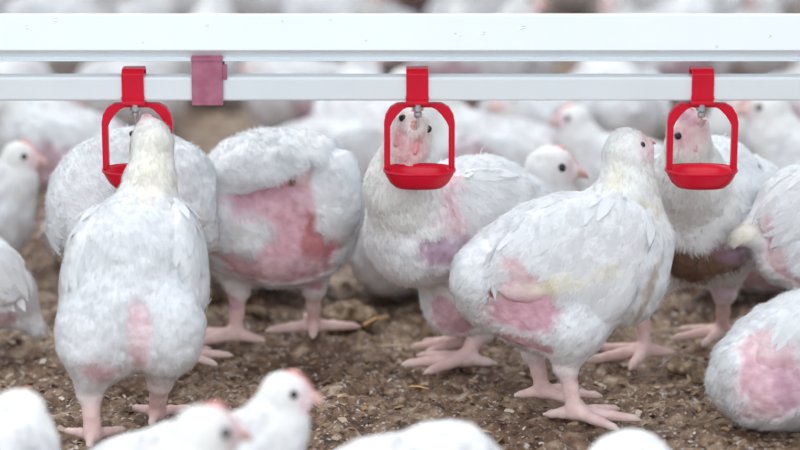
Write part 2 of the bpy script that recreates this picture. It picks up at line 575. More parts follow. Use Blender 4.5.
def surface_nets(f, lo, h):
    s = f < 0
    nx, ny, nz = f.shape
    cnt = np.zeros((nx - 1, ny - 1, nz - 1), np.int8)
    cor = [(i, j, k) for i in (0, 1) for j in (0, 1) for k in (0, 1)]
    for i, j, k in cor:
        cnt += s[i:nx - 1 + i, j:ny - 1 + j, k:nz - 1 + k]
    act = (cnt > 0) & (cnt < 8)
    cells = np.argwhere(act)
    idx = np.full(act.shape, -1, np.int64)
    idx[act] = np.arange(len(cells))
    acc = np.zeros((len(cells), 3))
    num = np.zeros(len(cells))
    for c0 in cor:
        for a in range(3):
            if c0[a]:
                continue
            c1 = list(c0)
            c1[a] = 1
            p0 = cells + np.array(c0)
            p1 = cells + np.array(c1)
            v0 = f[p0[:, 0], p0[:, 1], p0[:, 2]]
            v1 = f[p1[:, 0], p1[:, 1], p1[:, 2]]
            m = (v0 < 0) != (v1 < 0)
            t = np.where(m, v0 / np.where(m, v0 - v1, 1), 0)
            pt = np.array(c0) + t[:, None] * (np.array(c1) - np.array(c0))
            acc[m] += pt[m]
            num[m] += 1
    verts = lo + h * (cells + acc / num[:, None])
    quads = []
    for a in range(3):
        b, c = (a + 1) % 3, (a + 2) % 3
        sl0 = [slice(None)] * 3
        sl1 = [slice(None)] * 3
        sl0[a] = slice(0, -1)
        sl1[a] = slice(1, None)
        s0, s1 = s[tuple(sl0)], s[tuple(sl1)]
        e = np.argwhere(s0 != s1)
        e = e[(e[:, b] > 0) & (e[:, c] > 0) & (e[:, b] < f.shape[b] - 1) & (e[:, c] < f.shape[c] - 1)]
        fl = s0[e[:, 0], e[:, 1], e[:, 2]]
        def cell(db, dc):
            q = e.copy()
            q[:, b] += db
            q[:, c] += dc
            return idx[q[:, 0], q[:, 1], q[:, 2]]
        q = np.stack([cell(-1, -1), cell(0, -1), cell(0, 0), cell(-1, 0)], 1)
        q[~fl] = q[~fl][:, ::-1]
        quads.append(q)
    return verts, np.concatenate(quads)

def vert_normals(v, f):
    fn = np.cross(v[f[:, 2]] - v[f[:, 0]], v[f[:, 3]] - v[f[:, 1]])
    n = np.zeros_like(v)
    for i in range(4):
        np.add.at(n, f[:, i], fn)
    return n / (np.linalg.norm(n, axis=1)[:, None] + 1e-12)

def unit(a):
    return a / (np.linalg.norm(a, axis=-1, keepdims=True) + 1e-12)

# ---------------------------------------------------------------- chickens
WHITE = np.array([0.90, 0.91, 0.925])
CREAM = np.array([0.89, 0.86, 0.78])
PINK = np.array([0.73, 0.48, 0.54])
ROSE = np.array([0.72, 0.42, 0.50])
MAUVE = np.array([0.55, 0.36, 0.50])
PALEPINK = np.array([0.84, 0.63, 0.66])
SHANK = np.array([0.80, 0.57, 0.54])
FACE = np.array([0.86, 0.66, 0.67])
YELLOW = np.array([0.87, 0.82, 0.68])
MUD = np.array([0.14, 0.085, 0.06])
SOIL = np.array([0.46, 0.33, 0.22])
BLOOD = np.array([0.40, 0.10, 0.09])
TAGS = {'b': (WHITE, 1.0, 1.0), 't': (WHITE, 1.0, 0.8), 'n': (np.array([0.90, 0.895, 0.875]), 1.0, 0.8), 'f': (FACE, 0.25, 0.35),
        'l': (SHANK, 0.0, 0.0), 'k': (np.array([0.70, 0.58, 0.52]), 0.0, 0.0)}

class Chicken:
    def __init__(s, gpx=None, label='', local=False, seed=1, voxel=0.0020):
        s.local = local
        s.seed = seed
        s.h = voxel
        s.prims, s.wings, s.paints, s.spine = [], [], [], []
        s.rng = np.random.default_rng(seed)
        if local:
            s.root_loc = np.zeros(3)
            s.k = 0.00088
        else:
            s.root_loc = ground(*gpx)
            q = at(gpx[0], gpx[1] - 100, s.root_loc[1])
            s.k = (at(gpx[0] + 1, gpx[1] - 100, s.root_loc[1]) - q)[0]
        s.root = empty('chicken', s.root_loc, label, 'chicken')

    def p(s, u, v, w=0.0):
        if s.local:
            return np.array([u * s.k, w * s.k, -v * s.k])
        return at(u, v, s.root_loc[1] + w * s.k) - s.root_loc

    def g(s, u, v):
        if s.local:
            return np.array([u * s.k, v * s.k, 0])
        return ground(u, v) - s.root_loc

    def e(s, u, v, w, ru, rd, rv, roll=0, yaw=0, pitch=0, k=18, tag='b', to=None):
        pr = dict(t='e', c=s.p(u, v, w), r=np.array([ru, rd, rv]) * s.k, R=rot(yaw, roll, pitch), k=k * s.k, tag=tag)
        (s.prims if to is None else to).append(pr)
        return s

    def c(s, *pts, k=12, tag='b', to=None):
        """chain of round cones through (u, v, w, r)"""
        for a, b in zip(pts[:-1], pts[1:]):
            pr = dict(t='c', a=s.p(*a[:3]), b=s.p(*b[:3]), ra=a[3] * s.k, rb=b[3] * s.k, k=k * s.k, tag=tag)
            (s.prims if to is None else to).append(pr)
        return s

    def leg(s, knee, hock, foot, heading, size=1.0, spread=42, r=9.0, fluff=0.5):
        """knee and hock: (u, v, w, r); foot: ground pixel; heading in degrees, 0 = +x, 90 = away"""
        K = s.k
        s.c(knee, hock, k=12, tag='t')
        kn, hk = s.p(*hock[:3]), None
        G = s.g(*foot)
        an = G + np.array([0, 0, 8.5 * K])
        mid = kn * 0.5 + an * 0.5
        def cc(a, b, ra, rb, k, tg):
            s.prims.append(dict(t='c', a=a, b=b, ra=ra * K, rb=rb * K, k=k * K, tag=tg))
        cc(kn, mid, r * 1.38, r * 0.95, 6, 'l')
        cc(mid, an, r * 0.95, r * 1.08, 5, 'l')
        for da, L in ((-spread, 40), (0, 47), (spread, 38), (172, 20)):
            a = math.radians(heading + da)
            d = np.array([math.cos(a), math.sin(a), 0])
            L = L * size * K
            p0 = an + d * 3 * K
            p1 = G + d * L * 0.5 + np.array([0, 0, 6.6 * K])
            p2 = G + d * L + np.array([0, 0, 4.2 * K])
            cc(p0, p1, 5.8 * size, 4.7 * size, 4, 'l')
            cc(p1, p2, 4.9 * size, 3.6 * size, 2, 'l')
            cc(p2, p2 + d * 6 * K * size + np.array([0, 0, -1.2 * K]), 3.2 * size, 2.0, 1.5, 'k')
        return s

    def paint(s, u, v, w, ru, rv, col, bare=1.0, edge=0.35, rd=None, nz=0.35, roll=0):
        s.paints.append((s.p(u, v, w), np.array([ru, rd or max(ru, rv) * 0.9, rv]) * s.k, np.asarray(col), bare, edge, nz, rot(0, roll)))
        return s

    def surface(s, v, prims):
        """colour, feather cover and feather length at points"""
        D = np.stack([prim_d(p, v) for p in prims], 1)
        W = np.exp(-(D - D.min(1, keepdims=True)) / (3.0 * s.k))
        W /= W.sum(1, keepdims=True)
        C = np.stack([TAGS[p['tag']][0] for p in prims])
        M = np.array([TAGS[p['tag']][1] for p in prims])
        Ln = np.array([TAGS[p['tag']][2] for p in prims])
        col, cov, ln = W @ C, W @ M, W @ Ln
        k = s.k
        nz = fbm(v / (22 * k), 3, s.seed * 7)
        nf = fbm(v / (6 * k), 2, s.seed * 7 + 3)
        for c, r, cl, bare, edge, na, R in s.paints:
            d = np.sqrt(((((v - c) @ R) / r) ** 2).sum(1)) + na * (0.6 * nz + 0.35 * nf)
            m = np.clip((1 - d) / edge + 0.5, 0, 1)
            m = m * m * (3 - 2 * m)
            vary = 1 + 0.10 * nf + 0.10 * nz
            col = col * (1 - m[:, None]) + (cl[None] * vary[:, None]) * m[:, None]
            if bare >= 0:
                cov = cov * (1 - m * bare)
            else:
                cov = cov * (1 - m) + m
        # mottled skin on bare legs
        leg = np.clip(1 - cov, 0, 1)
        col = col * (1 + leg[:, None] * (0.08 * nz + 0.10 * nf)[:, None] * np.array([0.6, 1.2, 1.1]))
        return np.clip(col, 0.01, 0.95), np.clip(cov, 0, 1), ln

    def flow(s, v):
        sp = [s.p(*q) for q in s.spine]
        acc = np.zeros_like(v)
        for a, b in zip(sp[:-1], sp[1:]):
            ab = b - a
            h = np.clip(((v - a) @ ab) / (ab @ ab), 0, 1)
            d = np.linalg.norm(v - a - h[:, None] * ab, axis=1)
            acc += (ab / np.linalg.norm(ab)) / (d[:, None] + 0.004) ** 3 * 1e-7
        return unit(unit(acc) + np.array([0, 0, -0.35]))

    def strands(s, name, v, f, n, col, cov, ln, cnt, length=8.0, width=0.5, lift=0.24):
        tri = f[:, [0, 1, 2]]
        ar = np.linalg.norm(np.cross(v[f[:, 2]] - v[f[:, 0]], v[f[:, 3]] - v[f[:, 1]]), axis=1)
        fc = np.maximum(cov[f].mean(1) - 0.25, 0) / 0.75
        pr = ar * fc * (1.0 / (0.45 + ln[f].mean(1)))
        pr = pr / pr.sum()
        ch = s.rng.choice(len(f), cnt, p=pr)
        q = f[ch]
        w = s.rng.random((cnt, 4)) + 0.02
        w /= w.sum(1, keepdims=True)
        P = (v[q] * w[:, :, None]).sum(1)
        N = unit((n[q] * w[:, :, None]).sum(1))
        C = (col[q] * w[:, :, None]).sum(1)
        Ls = (ln[q] * w).sum(1) * length * s.k * (0.55 + 0.8 * s.rng.random(cnt))
        stray = s.rng.random(cnt) < 0.008
        Ls = np.where(stray, Ls * 1.6, Ls)
        T = s.flow(P)
        T = T + 0.5 * np.stack([fbm(P / (9 * s.k), 1, s.seed + q_) for q_ in (50, 60, 70)], 1) + 0.16 * s.rng.normal(size=(cnt, 3))
        T = unit(T - (T * N).sum(1, keepdims=True) * N)
        lf = lift * (0.35 + 1.0 * s.rng.random(cnt) ** 2)[:, None]
        lf = np.where(stray[:, None], lf * 2.2, lf)
        d1 = unit(T + N * lf * 1.3)
        d2 = unit(T + N * lf * 0.5 + np.array([0, 0, -0.15]))
        S = unit(np.cross(T, N)) * (width * s.k * (0.6 + 0.8 * s.rng.random(cnt)))[:, None]
        B = P - N * 0.6 * s.k
        mid = B + d1 * Ls[:, None] * 0.55
        tip = mid + d2 * Ls[:, None] * 0.45
        V = np.stack([B - S, B + S, mid - S * 0.7, mid + S * 0.7, tip], 1).reshape(-1, 3)
        b = np.arange(cnt) * 5
        Fc = np.concatenate([np.stack([b, b + 1, b + 3], 1), np.stack([b, b + 3, b + 2], 1), np.stack([b + 2, b + 3, b + 4], 1)])
        NN = unit(N + 0.13 * s.rng.normal(size=(cnt, 3)))
        o = mesh_np(name, V, Fc, M_FEATHER, s.root, cols=np.repeat(np.clip(C * (0.96 + 0.08 * s.rng.random((cnt, 1))), 0, .95), 5, 0), normals=np.repeat(NN, 5, 0))
        o['kind'] = 'stuff'
        return o

    def feathers(s, name, v, f, n, col, cov, ln, cnt, length=20.0, ratio=0.40, lift=0.10, parent=None, region=None):
        """overlapping leaf-shaped contour feathers lying along the body"""
        ar = np.linalg.norm(np.cross(v[f[:, 2]] - v[f[:, 0]], v[f[:, 3]] - v[f[:, 1]]), axis=1)
        fc = (cov[f].min(1) > 0.8) & (ln[f].mean(1) > 0.85)
        pr = ar * fc
        if pr.sum() == 0:
            return None
        ch = s.rng.choice(len(f), cnt, p=pr / pr.sum())
        P = v[f[ch]].mean(1)
        N = unit(n[f[ch]].mean(1))
        C = col[f[ch]].mean(1) * 0.5 + WHITE * 0.5
        T = s.flow(P) + 0.12 * s.rng.normal(size=(cnt, 3)) + 0.25 * np.stack([fbm(P / (30 * s.k), 1, s.seed + q_) for q_ in (80, 81, 82)], 1)
        T = unit(T - (T * N).sum(1, keepdims=True) * N)
        S = unit(np.cross(T, N))
        L = length * s.k * (0.7 + 0.6 * s.rng.random(cnt))
        Wd = L * ratio * (0.8 + 0.4 * s.rng.random(cnt))
        lf = lift * (0.4 + s.rng.random(cnt))
        rows = [(0.0, 0.35, -0.03), (0.35, 0.95, 0.5), (0.7, 0.85, 0.9), (1.0, 0.10, 1.0)]
        V, NNs = [], []
        for t, wd, z in rows:
            cen = P + T * (L * (t - 0.35))[:, None] + N * (L * lf * z - L * 0.10 * (t - .35) ** 2 * 2)[:, None]
            for sd in (-1, 0, 1):
                V.append(cen + S * (Wd * wd * sd)[:, None] + N * (Wd * 0.12 * (0 if sd else 1))[:, None])
                NNs.append(unit(N + S * 0.07 * sd))
        V = np.stack(V, 1).reshape(-1, 3)
        NNs = np.stack(NNs, 1).reshape(-1, 3)
        b = np.arange(cnt) * 12
        F_ = []
        for r in range(3):
            for c in range(2):
                a = b + r * 3 + c
                F_.append(np.stack([a, a + 1, a + 4, a + 3], 1))
        o = mesh_np(name, V, np.concatenate(F_), M_FEATHER, parent or s.root, cols=np.repeat(np.clip(C * (0.95 + 0.08 * s.rng.random((cnt, 1))), 0, .95), 12, 0), normals=NNs)
        o['kind'] = 'stuff'
        return o

    def build(s, strands=24000, contour=0, wing_contour=260, flen=8.0, shag=1.0):
        contour = 0
        strands = int(strands * 2.0)
        v, f = sdf_mesh(s.prims, s.h)
        n = vert_normals(v, f)
        col, cov, ln = s.surface(v, s.prims)
        k = s.k
        # downy lumps on the feathered skin, wrinkles on bare skin
        lump = fbm(v / (15 * k), 3, s.seed) * 1.5 + fbm(v / (40 * k), 2, s.seed + 5) * 1.8
        wr = fbm(v / (4.5 * k), 2, s.seed + 9) * 0.45
        v = v + n * ((lump * cov * np.clip(ln, 0.2, 1) + wr * (1 - cov) + 1.8 * (cov - 0.5) * np.clip(ln, 0, 1)) * k * shag)[:, None]
        n = vert_normals(v, f)
        s.body = mesh_np('body', v, f, M_BODY, s.root, cols=col)
        if contour:
            s.feathers('contour_feathers', v, f, n, col, cov, ln, contour)
        if strands:
            s.strands('down', v, f, n, col, cov, ln, strands, length=flen)
        for wl in s.wings:
            wv, wf = sdf_mesh(wl, s.h * 1.2)
            wn = vert_normals(wv, wf)
            wc, wcov, wln = s.surface(wv, wl)
            wv = wv + wn * (fbm(wv / (18 * k), 2, s.seed + 40) * 1.4 * k)[:, None]
            wn = vert_normals(wv, wf)
            wo = mesh_np('wing', wv, wf, M_BODY, s.root, cols=wc)
            if wing_contour:
                s.feathers('wing_feathers', wv, wf, wn, wc, wcov, wln, int(wing_contour * 0.6), length=30, ratio=0.15, lift=0.012, parent=wo)
            if strands:
                o = s.strands('wing_down', wv, wf, wn, wc, wcov, wln, max(strands // 5, 500), length=flen * 0.8, lift=0.25)
                o.parent = wo
        return s

    def wing(s):
        w = []
        s.wings.append(w)
        return w

    def eye(s, u, v, w, r=3.6):
        c = s.p(u, v, w)
        vv, ff = [], []
        R = r * s.k
        m, q = 8, 12
        for i in range(m + 1):
            for j in range(q):
                a, b = math.pi * i / m, 2 * math.pi * j / q
                vv.append(c + R * np.array([math.sin(a) * math.cos(b), math.sin(a) * math.sin(b), math.cos(a)]))
        for i in range(m):
            for j in range(q):
                a, b = i * q + j, i * q + (j + 1) % q
                ff.append((a, a + q, b + q, b))
        mesh_py('eye', vv, ff, M_EYE, s.root)
        return s

    def beak(s, base, tip, r=7.5, up=(0, 0, 1)):
        b, t = s.p(*base), s.p(*tip)
        d = t - b
        L = np.linalg.norm(d)
        d /= L
        upv = np.asarray(up, float)
        sd = unit(np.cross(d, upv))
        upv = np.cross(sd, d)
        r *= s.k
        vv, ff = [], []
        q = 12
        def loft(rows):
            o = len(vv)
            for x, off, wr, hu, hd in rows:
                for j in range(q):
                    a = 2 * math.pi * j / q
                    ca, sa = math.cos(a), math.sin(a)
                    vv.append(b + d * L * x + upv * (off * r + (hu if sa > 0 else hd) * r * sa) + sd * wr * r * ca)
            for i in range(len(rows) - 1):
                for j in range(q):
                    a, c = o + i * q + j, o + i * q + (j + 1) % q
                    ff.append((a, a + q, c + q, c))
            e = o + (len(rows) - 1) * q
            ff.append(tuple(e + j for j in range(q)))
        loft([(-0.25, 0.15, 0.95, 0.75, 0.15), (0.2, 0.15, 0.85, 0.68, 0.12), (0.55, 0.12, 0.62, 0.55, 0.12), (0.85, 0.02, 0.36, 0.36, 0.15), (1.0, -0.16, 0.16, 0.18, 0.16), (1.04, -0.34, 0.03, 0.04, 0.04)])
        loft([(-0.25, -0.05, 0.85, 0.1, 0.62), (0.25, -0.05, 0.72, 0.1, 0.5), (0.6, -0.05, 0.48, 0.1, 0.34), (0.9, -0.08, 0.18, 0.08, 0.14), (0.93, -0.1, 0.03, 0.03, 0.03)])
        mesh_py('beak', vv, ff, M_BEAK, s.root)
        return s

    def flesh(s, name, *pts, k=2.0, mat=None):
        pr = []
        s.c(*pts, k=k, to=pr)
        v, f = sdf_mesh(pr, 0.0011)
        mesh_np(name, v, f, mat or (M_COMB if name == 'comb' else M_WATTLE), s.root)
        return s

# ---- chicken drinking at the middle drinker, facing the camera
b = Chicken((455, 362), 'chicken drinking at the middle red cup, face turned up towards us', seed=3)
b.spine = [(412, 118, -105), (402, 165, -85), (415, 225, -40), (480, 205, 15), (560, 195, 70)]
b.e(474, 218, 12, 80, 57, 63, roll=-4, yaw=36)
b.e(418, 228, -35, 48, 52, 56)
b.e(518, 218, 48, 42, 42, 40, roll=-20, yaw=30)
b.e(470, 262, 5, 56, 52, 46)
b.c((418, 228, -35, 45), (402, 185, -72, 31), (405, 152, -92, 23), k=22, tag='n')
b.e(409, 132, -100, 20, 20, 23, tag='n', k=10)
b.c((411, 130, -108, 15), (414, 126, -116, 11), k=8, tag='n')
b.c((402, 146, -108, 8), (408, 138, -116, 6), k=8, tag='f')
b.e(452, 300, 5, 30, 34, 36, tag='t')
b.leg((465, 300, -5, 30), (482, 330, 5, 13), (465, 366), 185, r=7.8, size=1.2, spread=35)
b.leg((455, 300, 40, 28), (468, 318, 40, 13), (462, 350), 180, r=7, spread=30)
b.e(484, 212, -38, 66, 14, 42, roll=-8, yaw=34, to=b.wing())
b.e(468, 205, 66, 62, 13, 38, roll=-8, yaw=34, to=b.wing())
b.paint(448, 212, -60, 20, 36, PALEPINK, bare=0.5, edge=0.9, nz=0.8, roll=20)
b.paint(447, 247, -62, 27, 16, np.array([.64, .47, .60]), bare=.9, nz=0.5, rd=60, edge=.8)
b.paint(452, 318, -30, 24, 22, PINK, bare=.7, nz=0.5)
b.paint(400, 140, -120, 8, 12, PALEPINK, bare=.8, edge=.8, rd=12)
b.paint(416, 146, -116, 6, 9, PALEPINK, bare=.8, edge=.8, rd=12)
b.paint(520, 240, -40, 30, 8, YELLOW, bare=0.0, edge=.9, nz=.5)
b.build(strands=26000)
b.eye(402.5, 118, -119, 3.7).eye(428, 129, -113, 3.7)
b.beak((409, 137, -115), (417, 120, -134), 10, up=(0.3, 0.9, 0.4))
b.flesh('wattle', (398, 134, -118.5, 2.4), (396, 144, -117, 2.8))
b.flesh('wattle', (417, 142, -118, 2.4), (415, 152, -116, 2.8))
b.flesh('comb', (414, 112, -112, 3), (415, 108, -105, 3), (416, 107, -96, 2.5), mat=M_WATTLE)

# ---- chicken in the middle of the frame, standing with its head turned away
b = Chicken((560, 408), 'large white chicken in front facing right, head raised and turned away', seed=4)
b.spine = [(642, 140, 5), (628, 165, 3), (632, 225, 0), (570, 255, 0), (470, 300, 10)]
b.e(560, 262, 0, 94, 64, 66, roll=18)
b.e(622, 258, 0, 45, 55, 68, roll=10)
b.e(496, 282, 8, 42, 48, 46)
b.e(553, 312, 0, 62, 52, 40)
b.e(478, 276, -18, 27, 26, 34, tag='t', k=8)
b.c((630, 235, 0, 40), (627, 195, 0, 26), (627, 162, 3, 23.5), k=20, tag='n')
b.e(628, 151, 6, 21.5, 21, 22, k=14, tag='n')
b.c((636, 150, 4, 13), (645, 148, 8, 8), k=6, tag='f')
b.e(572, 325, -36, 33, 26, 32, tag='t')
b.leg((572, 330, -36, 26), (566, 366, -34, 12.5), (575, 420), -8, r=7.9, size=1.22, spread=38)
b.leg((546, 322, 36, 26), (534, 352, 34, 12), (543, 399), 0, r=7.6, size=1.12, spread=38)
b.e(572, 250, -50, 84, 17, 50, roll=22, to=b.wing())
b.wings[-1] += []
b.e(600, 292, -48, 40, 13, 30, roll=35, to=b.wings[-1])
b.e(565, 245, 52, 82, 15, 48, roll=18, to=b.wing())
b.paint(522, 304, -52, 36, 38, ROSE, nz=0.3, edge=.5)
b.paint(535, 340, -30, 36, 10, PINK, nz=0.4)
b.paint(512, 275, -55, 14, 24, PALEPINK, bare=.6, nz=0.5)
b.paint(478, 272, -45, 26, 30, WHITE, bare=-1, nz=.4)
b.paint(572, 382, -34, 9, 10, PINK, nz=0.3)
b.paint(615, 185, -18, 10, 20, YELLOW, bare=0, edge=1.3, nz=.6)
b.paint(640, 208, -22, 18, 10, YELLOW, bare=0, edge=1.3, nz=.6)
b.paint(560, 285, -70, 45, 9, YELLOW * 1.04, bare=0, edge=1.5, nz=.7, roll=15)
b.paint(648, 290, -34, 4, 34, np.array([.72, .64, .56]), bare=0, edge=1.2, nz=.6, roll=-14)
b.paint(645, 150, 0, 9, 15, PALEPINK, bare=.6, edge=.9, nz=.4, rd=22)
b.paint(492, 296, -50, 4, 6, BLOOD, nz=.5)
b.build(strands=30000, contour=800, wing_contour=320)
b.eye(642, 145, -9.5, 3.4).eye(646, 145, 19, 3.4)
b.beak((644, 146, 8), (655, 142, 14), 8)
b.flesh('comb', (634, 131, 4, 1.6), (640, 133, 6, 2.2), (646, 139, 8, 2.2), mat=M_WATTLE)
b.flesh('wattle', (643, 158, 4, 3), (642, 166, 4, 4))

# ---- chicken drinking at the left drinker, seen from behind
b = Chicken((128, 430), 'white chicken in front stretching up to the left red cup, back turned', seed=5)
b.spine = [(148, 120, 88), (150, 150, 60), (145, 200, 38), (134, 270, 0), (128, 370, -30)]
b.e(138, 252, 8, 60, 54, 58)
b.e(130, 310, -5, 70, 60, 62)
b.e(102, 335, -28, 46, 38, 46, tag='t', k=8)
b.e(166, 328, -28, 37, 38, 50, tag='t', k=8)
b.c((142, 232, 25, 41), (150, 186, 42, 23.5), (151, 150, 58, 20), k=18, tag='n')
b.e(151, 139, 66, 19.5, 20, 20, tag='n', k=10)
b.c((148, 128, 74, 12), (147, 121, 82, 8), k=6, tag='f')
b.leg((94, 350, -30, 30), (90, 392, -26, 13), (93, 443), 95, r=8.6)
b.leg((163, 350, 0, 26), (160, 382, 10, 12.5), (157, 420), 88, r=8.6)
b.e(84, 262, 8, 20, 46, 58, roll=-14, to=b.wing())
b.e(189, 258, 8, 17, 46, 58, roll=10, to=b.wing())
b.paint(139, 335, -62, 13, 38, PALEPINK, bare=.9, nz=0.4, edge=.6)
b.paint(102, 372, -60, 18, 14, PALEPINK, bare=.3, nz=0.6, edge=.9)
b.paint(150, 205, 15, 8, 22, PALEPINK, bare=.5, nz=0.5, edge=.9)
b.paint(150, 170, 25, 18, 40, CREAM, bare=0, nz=0.3, edge=1.2)
b.build(strands=30000, contour=900, wing_contour=180)
b.eye(132.5, 134, 66, 3.4).eye(169.5, 134, 66, 3.4)
b.beak((147, 122, 80), (141, 119, 93), 6.5)
b.flesh('comb', (150, 117, 72, 2.8), (147, 116, 78, 3), mat=M_WATTLE)

# ---- chicken right behind it
b = Chicken((140, 360), 'white chicken standing behind the left red cup, body round and unmarked', seed=6)
b.spine = [(110, 150, 110), (120, 190, 60), (135, 190, 0), (150, 200, -60)]
b.e(134, 200, 0, 80, 66, 72)
b.e(90, 215, -15, 38, 45, 52)
b.e(182, 205, -15, 32, 45, 55)
b.e(130, 250, 0, 60, 52, 36)
b.c((120, 200, 50, 40), (112, 190, 95, 26), (108, 185, 120, 22), k=20, tag='n')
b.c((108, 184, 125, 15), (108, 186, 142, 9), k=6, tag='f')
b.leg((95, 270, 0, 26), (95, 300, 0, 12), (100, 355), 80)
b.leg((172, 270, -5, 26), (172, 300, -5, 12), (180, 361), 10, size=1.0, r=9.5)
b.e(72, 205, -10, 20, 44, 48, roll=-16, to=b.wing())
b.e(200, 205, -10, 14, 40, 46, roll=14, to=b.wing())
b.paint(95, 240, -55, 24, 10, CREAM, bare=0, edge=1.2)
b.paint(190, 225, -55, 20, 10, CREAM * .95, bare=0, edge=1.2)
b.build(strands=20000, contour=500, wing_contour=150)
b.eye(97, 183, 128).eye(120, 183, 128)
b.beak((108, 186, 143), (108, 190, 155), 7)
b.flesh('comb', (108, 164, 118, 3), (108, 166, 130, 3), mat=M_WATTLE)

# ---- chicken with the big bare patch
b = Chicken((275, 340), 'chicken with a large bare pink rump patch, head hidden behind its body', seed=8)
b.spine = [(230, 190, 130), (235, 190, 80), (270, 190, 10), (300, 215, -60)]
b.e(277, 205, 0, 80, 68, 74)
b.e(322, 205, -15, 38, 50, 58)
b.e(232, 212, -8, 38, 52, 56)
b.e(282, 240, -15, 58, 55, 44)
b.e(339, 198, -36, 23, 34, 48, tag='t', k=4, roll=-8)
b.e(272, 164, -20, 68, 54, 34, k=8, roll=8)
b.c((240, 200, 55, 42), (225, 195, 100, 26), (220, 200, 125, 22), k=20, tag='n')
b.c((218, 202, 130, 15), (212, 208, 145, 9), k=6, tag='f')
b.leg((238, 255, 0, 28), (238, 290, 0, 12), (236, 342), 178, r=6.9, size=1.12, spread=27)
b.leg((312, 255, 5, 27), (314, 288, 5, 12), (313, 333), 100, r=6.9, size=1.08, spread=84)
b.e(212, 205, -5, 15, 44, 46, roll=-12, to=b.wing())
b.paint(270, 228, -60, 68, 58, PINK, nz=0.15, edge=.3)
b.paint(255, 200, -66, 46, 14, np.array([.70, .42, .50]), nz=.4, roll=18, edge=.6)
b.paint(285, 240, -72, 36, 30, np.array([.72, .42, .48]), nz=.5, edge=.9)
b.paint(319, 235, -66, 12, 34, BLOOD, nz=.6, edge=.8, roll=-8)
b.paint(320, 250, -66, 16, 22, np.array([.60, .25, .27]), nz=.7, edge=.8)
b.paint(312, 175, -66, 16, 12, PALEPINK, nz=.4)
b.paint(293, 185, -70, 4, 6, SOIL * .6, nz=.3)
b.paint(278, 266, -45, 48, 18, PINK, nz=.3, edge=.5)
b.paint(246, 234, -60, 26, 21, WHITE, bare=-1, nz=.5, edge=.9)
b.paint(222, 222, -50, 16, 30, WHITE, bare=-1, nz=.3, edge=.6)
b.paint(248, 148, -40, 92, 38, WHITE, bare=-1, nz=.08, edge=.12, roll=17, rd=140)
b.paint(338, 192, -50, 26, 46, WHITE, bare=-1, nz=.25, edge=.3)
b.paint(206, 192, -40, 10, 30, CREAM, bare=0, nz=.4, edge=1)
b.paint(236, 300, 0, 14, 9, PINK, nz=.4)
b.paint(316, 282, -10, 12, 9, ROSE, nz=.4)
b.build(strands=26000, contour=500, wing_contour=120)
b.eye(213, 196, 138).eye(228, 197, 133)
b.beak((212, 208, 145), (205, 214, 155), 7)
b.flesh('comb', (222, 178, 124, 3), (217, 182, 134, 3), mat=M_WATTLE)

# ---- chicken drinking at the right drinker
b = Chicken((685, 350), 'chicken with a muddy dark belly drinking through the right red hoop', seed=9)
b.spine = [(700, 122, -120), (690, 150, -105), (695, 215, -30), (730, 205, 40), (775, 195, 90)]
b.e(712, 208, 5, 60, 62, 70, yaw=30)
b.e(692, 215, -25, 46, 50, 58)
b.e(745, 205, 50, 46, 45, 50)
b.e(700, 245, -12, 52, 50, 36)
b.c((695, 215, -25, 46), (691, 180, -75, 31), (689, 150, -102, 22), k=20, tag='n')
b.e(688, 133, -110, 20, 19, 22, k=10, tag='n')
b.c((692, 131, -114, 14), (699, 127, -120, 8), k=7, tag='f')
b.c((688, 116, -112, 9), (696, 121, -116, 7), k=7, tag='f')
b.leg((722, 265, 10, 27), (724, 292, 10, 13), (722, 338), 195, r=6.6, size=1.05)
b.leg((665, 262, -10, 26), (642, 300, -15, 12), (645, 358), 200, r=6.6, size=1.2, spread=48)
b.e(735, 200, -18, 34, 16, 48, yaw=32, roll=-10, to=b.wing())
b.e(660, 200, 10, 14, 34, 45, to=b.wing())
b.paint(694, 262, -50, 46, 24, MUD * 1.5, nz=.4, edge=.5, bare=.6)
b.paint(722, 248, -45, 22, 16, MAUVE * .9, nz=.4, edge=.6)
b.paint(705, 240, -58, 16, 14, MAUVE, nz=.4, edge=.6)
b.paint(745, 240, -20, 16, 12, YELLOW * .95, bare=0, nz=.5, edge=1)
b.paint(690, 118, -118, 15, 9, PINK * 1.05, nz=.3, bare=.8, rd=16)
b.paint(678, 135, -125, 12, 13, FACE * 1.08, bare=.6, edge=.9, nz=.3, rd=12)
b.paint(724, 288, 0, 13, 14, np.array([.70, .55, .64]), nz=.3)
b.build(strands=24000, contour=600, wing_contour=150)
b.eye(678, 136, -126, 3.6).eye(704, 133, -98, 3.4)
b.beak((698, 128, -119), (705, 119, -131), 7.5, up=(-0.7, 0.1, 0.8))
b.flesh('wattle', (696, 140, -125, 3.2), (695, 149, -124, 4))
b.flesh('comb', (682, 113, -112, 3), (690, 111, -114, 3.6), (698, 117, -118, 3), mat=M_WATTLE)

# ---- chicken cut by the right edge
b = Chicken((815, 364), 'chicken half out of frame at right edge, pink crease down its flank', seed=10)
b.spine = [(880, 150, 20), (860, 190, 10), (810, 215, 0), (745, 230, -10)]
b.e(815, 222, 0, 62, 56, 60, roll=10)
b.e(860, 215, 5, 45, 50, 52)
b.e(790, 245, -10, 36, 44, 40)
b.c((778, 222, -14, 28), (738, 238, -40, 6), k=14)
b.c((868, 205, 5, 34), (880, 165, 10, 23), (882, 145, 10, 21), k=20, tag='n')
b.c((886, 145, 8, 14), (897, 146, 8, 8), k=6, tag='f')
b.leg((812, 268, -25, 25), (810, 305, -25, 12), (818, 370), 0)
b.leg((812, 268, 25, 25), (806, 300, 25, 12), (812, 352), 0)
b.e(820, 205, -48, 62, 14, 40, roll=20, to=b.wing())
b.e(822, 205, 48, 58, 14, 38, roll=18, to=b.wing())
b.paint(768, 225, -36, 8, 26, PALEPINK, nz=.5, edge=.7, bare=.8, roll=15)
